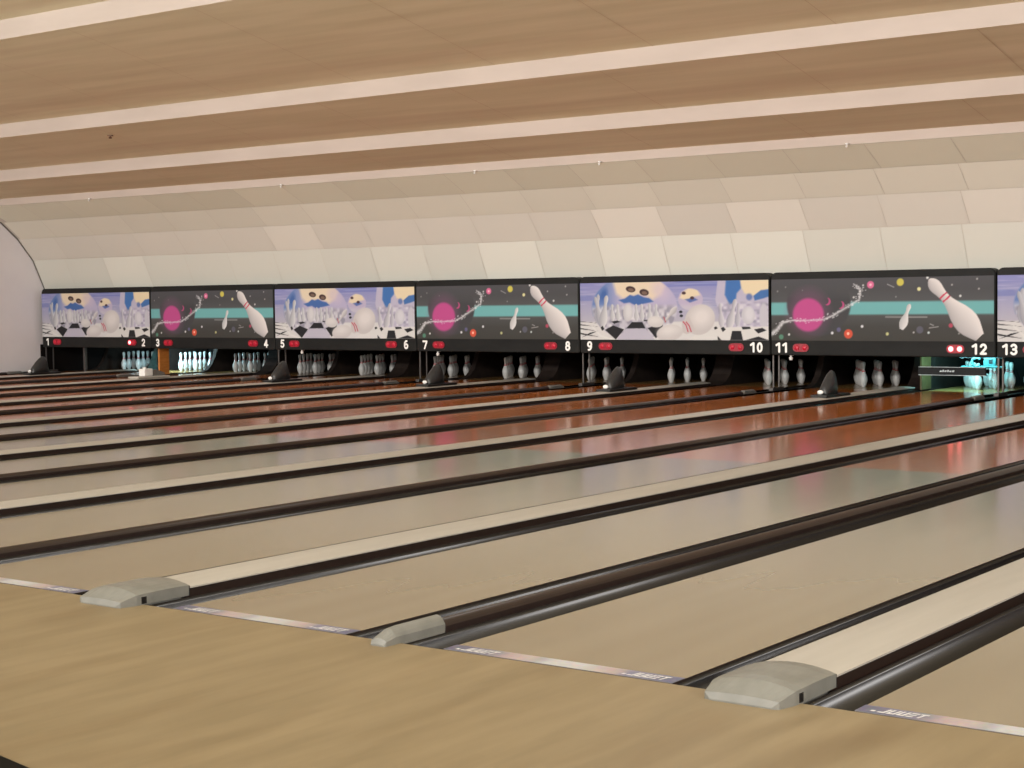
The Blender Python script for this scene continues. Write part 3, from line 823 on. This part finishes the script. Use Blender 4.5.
for k in range(0, 8):
    a, b = 15-2*k, 16-2*k
    x0 = -(k+.5)*P
    bowl = k % 2 == 1
    lab = ('black-framed panel numbered %s and %s showing %s' % (NW[a], NW[b], 'a ball, fallen pins and checkered floor' if bowl else 'two pins and a pink planet in space'))
    r = empty('masking_unit', (x0, YM, 0), lab, 'masking unit', 'masking panels above the pins')
    child('frame', frame_me, r)
    child('picture', me_bowl if bowl else me_space, r, (0, -.004, 0))
    for s, (nx, lx) in ((a, (.19, .49)), (b, (P-.23, P-.565))):
        t = child('lane_number', number_mesh(str(s)), r, (nx, -.004, .560))
        hs = child('indicator_light', hous_me, r, (lx, 0, .638))
        for j, dx in enumerate((-.062, .062)):
            on = s in lit and lit[s][j]
            if s == 11 and j == 0: on = False
            child('indicator_bulb', lamp_lit if on else lamp_dim, hs, (dx, -.014, 0))
    if a in (5, 7, 11):
        bm = bmesh.new(); tube(bm, (0,0,0), (0,0,-.04), .03, 12, .022); tube(bm, (0,0,.0), (0,0,.03), .012)
        box(bm, -.02, .02, -.01, .05, .02, .035)
        o = empty('ceiling_sensor', (x0+(.62 if a == 5 else .42 if a == 7 else .30), YM+.06, ZB-.03), 'small white sensor hanging under the panel below number %s' % NW[a], 'sensor', 'small white sensors under the panels')
        o.name = 'hanging_sensor'
        mesh_obj('sensor_body', bm, M['white'], o)
# side cheek between mask 1 and side wall is the post below
# grey twin posts under the joints between the masking units
post0 = None
for k in (1, 2, 3, 4, 5, 7):
    x = -(k+.5)*P
    if post0 is None:
        r = empty('support_post', (x, 0, 0), 'x', 'support post', 'twin grey posts under the panel joints')
        for yy in (16.50, 16.68):
            bm = bmesh.new(); box(bm, -.012, .012, yy, yy+.022, .0455, ZB-.005, .003); mesh_obj('upright', bm, M['post'], r)
        bm = bmesh.new(); box(bm, -.035, .035, 16.42, 16.78, .0005, .045, .004); mesh_obj('foot', bm, M['post'], r)
        post0 = r
    else:
        r = copy_tree(post0); r.location = (x, 0, 0)
    a, b = 14-2*k, 15-2*k
    tag(r, ('twin thin grey uprights below the panel joint between numbers %s and %s' % (NW[a], NW[b])) if a > 0 else 'thin grey uprights beneath the left end of the panel numbered one', 'support post', 'twin grey posts under the panel joints')
# post in the mouth of lane 1
r = bmesh.new(); box(r, -24.42, -24.36, 16.75, 16.81, .0005, ZB+.1, .004)
tag(mesh_obj('grey_post', r, M['post']), 'single grey upright standing in the mouth of lane one', 'post')
# orange plywood board at the left of lane 3
bm = bmesh.new(); box(bm, -6.5*P-.02, -6.5*P+.02, 16.60, 16.85, .001, .52, .003)
tag(mesh_obj('plywood_board', bm, M['orange_wood']), 'upright orange plywood board at the left side of lane three', 'board')
bm = bmesh.new(); prism(bm, [(-22.36,.001),(-22.03,.001),(-22.03,.52),(-22.09,.52)], 'Y', 16.63, 16.65)
tag(mesh_obj('teal_guard', bm, M['teal']), 'slanted teal guard plate at the right of the pins of lane two', 'guard plate')
bm = bmesh.new(); box(bm, wx(2)+.17, wx(2)+.20, 17.5, 17.85, .0, .55, .003)
tag(mesh_obj('olive_board', bm, M['olive']), 'olive upright board at the left side of lane twelve pit', 'board')

# ---------------------------------------------------------------- lane twelve lowered sweep and machine parts
cx = lane_x(12)+LW/2
r = empty('sweep_bar', (cx, -.02, 0), 'black sweep bar with pale edges lowered in front of lane twelve pins', 'sweep bar')
bm = bmesh.new(); box(bm, -.47, .50, 16.86, 16.90, .258, .360, .006); mesh_obj('bar', bm, M['sweep'], r)
for z in (.250, .362):
    bm = bmesh.new(); box(bm, -.47, .50, 16.852, 16.905, z, z+.010, .002); mesh_obj('edge_trim', bm, M['chrome'], r)
bm = bmesh.new()
for i, (xa, w_, h_) in enumerate(((-.16,.03,.018),(-.12,.02,.03),(-.09,.028,.022),(-.05,.02,.03),(-.02,.03,.02),(.02,.03,.024))):
    bm.faces.new([bm.verts.new(p) for p in ((xa,16.857,.300),(xa+w_,16.857,.300),(xa+w_+.006,16.857,.300+h_),(xa+.006,16.857,.300+h_))])
mesh_obj('bar_lettering', bm, M['chrome'], r)
for s in (-1, 1):
    bm = bmesh.new(); box(bm, s*.49-.010, s*.49+.010, 16.905, 17.0, .28, .34, .004); mesh_obj('arm', bm, M['sweep'], r)
r = empty('pin_gripper', (cx+.1, 17.52, -.115), 'teal lit machine parts hanging above the lane twelve pins', 'machine part')
bm = bmesh.new()
for i in range(10):
    a0 = math.pi*(.25+1.5*i/10); a1 = math.pi*(.25+1.5*(i+1)/10)
    tube(bm, (.02+.07*math.cos(a0), 0, .53+.06*math.sin(a0)), (.02+.07*math.cos(a1), 0, .53+.06*math.sin(a1)), .02, 8)
mesh_obj('hook', bm, M['teal'], r)
bm = bmesh.new(); box(bm, .12, .30, -.01, .03, .46, .59, .01); mesh_obj('bracket', bm, M['teal'], r)
bm = bmesh.new(); box(bm, .20, .26, -.016, -.011, .51, .57); mesh_obj('bracket_window', bm, M['sweep'], r)
bm = bmesh.new(); tube(bm, (-.2,0,.46), (.42,0,.46), .018, 10); mesh_obj('rod', bm, M['teal'], r)
bm = bmesh.new(); tube(bm, (-.2,.02,.575), (-.2,.02,.60), .02); box(bm, -.23, .40, .0, .03, .585, .60); mesh_obj('hanger', bm, M['sweep'], r)

# pit lamps over the two lanes in play
def pit_lamp(n, col, e, p_):
    cx = lane_x(n)+LW/2
    r = empty('pit_lamp', (cx, 17.35, .585), 'glowing cyan tube hidden above the pins of lane %s' % NW[n], 'lamp', 'tube lamps above the pins in play')
    bm = bmesh.new(); tube(bm, (-.45,0,0), (.45,0,0), .012, 10); mesh_obj('tube', bm, mat('tube_glow_%d' % n, (1,1,1,1), .5, emit=col, estr=e), r)
    bm = bmesh.new(); box(bm, -.47, .47, -.03, .03, .0135, .0149); mesh_obj('holder', bm, M['grey'], r)
    L = bpy.data.lights.new('pit_light', 'AREA'); L.shape = 'RECTANGLE'; L.size = .9; L.size_y = .04; L.energy = p_; L.color = col[:3]
    o = bpy.data.objects.new('pit_light', L); link(o); o.location = (cx, 17.36, .555)
    d = EV((0, .75, -.45)); o.rotation_euler = d.to_track_quat('-Z', 'Y').to_euler()
pit_lamp(2, (.50,.88,1.0,1), 3, 55)
pit_lamp(12, (.28,.86,.92,1), 3, 32)

# ---------------------------------------------------------------- small things on the ceiling edge
hk = None
for x, y, z, lab in ((-21.9,15.0,3.375,'small white hook on the cove edge, leftmost of the hooks'),(-16.9,15.0,3.375,'small white hook on the cove edge above number five'),
                (-12.75,15.0,3.375,'small white hook on the cove edge above number eight'),(-10.45,15.0,3.375,'bright white hook on the cove edge above number nine'),(-6.55,15.0,3.375,'small white hook on the cove edge above number twelve, rightmost')):
    if hk is None:
        bm = bmesh.new(); tube(bm, (0,0,.0), (0,0,-.014), .026, 12); tube(bm, (0,0,-.014), (0,-.015,-.035), .009, 8)
        bmesh.ops.create_uvsphere(bm, u_segments=10, v_segments=6, radius=.016, matrix=Matrix.Translation((0,-.015,-.045)))
        hk = mesh_obj('ceiling_hook', bm, M['white'], smooth=False); o = hk
    else: o = copy_obj(hk)
    o.location = (x, y-.03, z+.02); tag(o, lab, 'hook', 'small white hooks along the cove edge')
bm = bmesh.new()
zc = 3.931+.2*(13.94-12.7)
lathe(bm, [(0,-.05),(.02,-.05),(.03,-.03),(.012,-.025),(.012,-.01),(.05,-.008),(.05,.006),(0,.006)], 12)
o = mesh_obj('sprinkler_head', bm, mat('brass_dark', rgb(110,80,60), .4, metal=.5), loc=(-18.55, 12.7, zc-.012)); tag(o, 'small dark brown sprinkler head on the tan ceiling at upper left', 'sprinkler')

# black mat at the very corner, its identity guessed from a cut-off dark shape
bm = bmesh.new()
box(bm, -.55, .55, -.40, .0, .0, .03, .012)
bm2 = bm
o = mesh_obj('floor_mat', bm2, M['black'], loc=(-1.43, -2.035, 0)); o.rotation_euler = (0, 0, math.radians(-10.4))
o.data.materials.clear(); o.data.materials.append(mat('mat_rubber', rgb(12,12,12), .6, spec=.1))
tag(o, 'black raised mat on the approach at the lower left corner', 'mat')

# ---------------------------------------------------------------- lights
def area(name, loc, tgt, sx, sy, power, col):
    L = bpy.data.lights.new(name, 'AREA'); L.shape = 'RECTANGLE'; L.size = sx; L.size_y = sy; L.energy = power; L.color = col
    o = bpy.data.objects.new(name, L); link(o); o.location = loc
    o.rotation_euler = (EV(tgt)-EV(loc)).to_track_quat('-Z', 'Y').to_euler(); return o
a = area('concourse_light', (-9, -6.0, 4.8), (-9, 14, 4.4), 32, .9, 1650, (1.0, .985, .945)); a.data.spread = math.radians(125)
area('approach_light', (-7, -9.5, 3.2), (-7, 5, 4.6), 34, 1.2, 850, (1.0, .975, .93))
a = area('lane_light', (-13, 6.7, 4.9), (-13, 13.5, 0.0), 24, .2, 170, (1.0, .97, .93)); a.data.spread = math.radians(70)
area('side_fill_light', (10.5, -4, 4.2), (-25, 12, 1.5), 4, 1.5, 760, (1.0, .97, .95))  # added fill from the right to lift the left wall, no known lamp
L = bpy.data.lights.new('ceiling_spot', 'POINT'); L.energy = 45; L.shadow_soft_size = .12; L.color = (.86, .92, 1.0)
o = bpy.data.objects.new('ceiling_spot', L); link(o); o.location = (-4.3, 6.9, 4.86)

w = bpy.data.worlds.new('world'); bpy.context.scene.world = w; w.use_nodes = True
w.node_tree.nodes['Background'].inputs['Color'].default_value = (.9, .8, .7, 1); w.node_tree.nodes['Background'].inputs['Strength'].default_value = .05

sc = bpy.context.scene
sc.view_settings.view_transform = 'Standard'; sc.view_settings.look = 'None'; sc.view_settings.gamma = 1.0
sc.view_settings.use_curve_mapping = False; sc.view_settings.exposure = 0.04
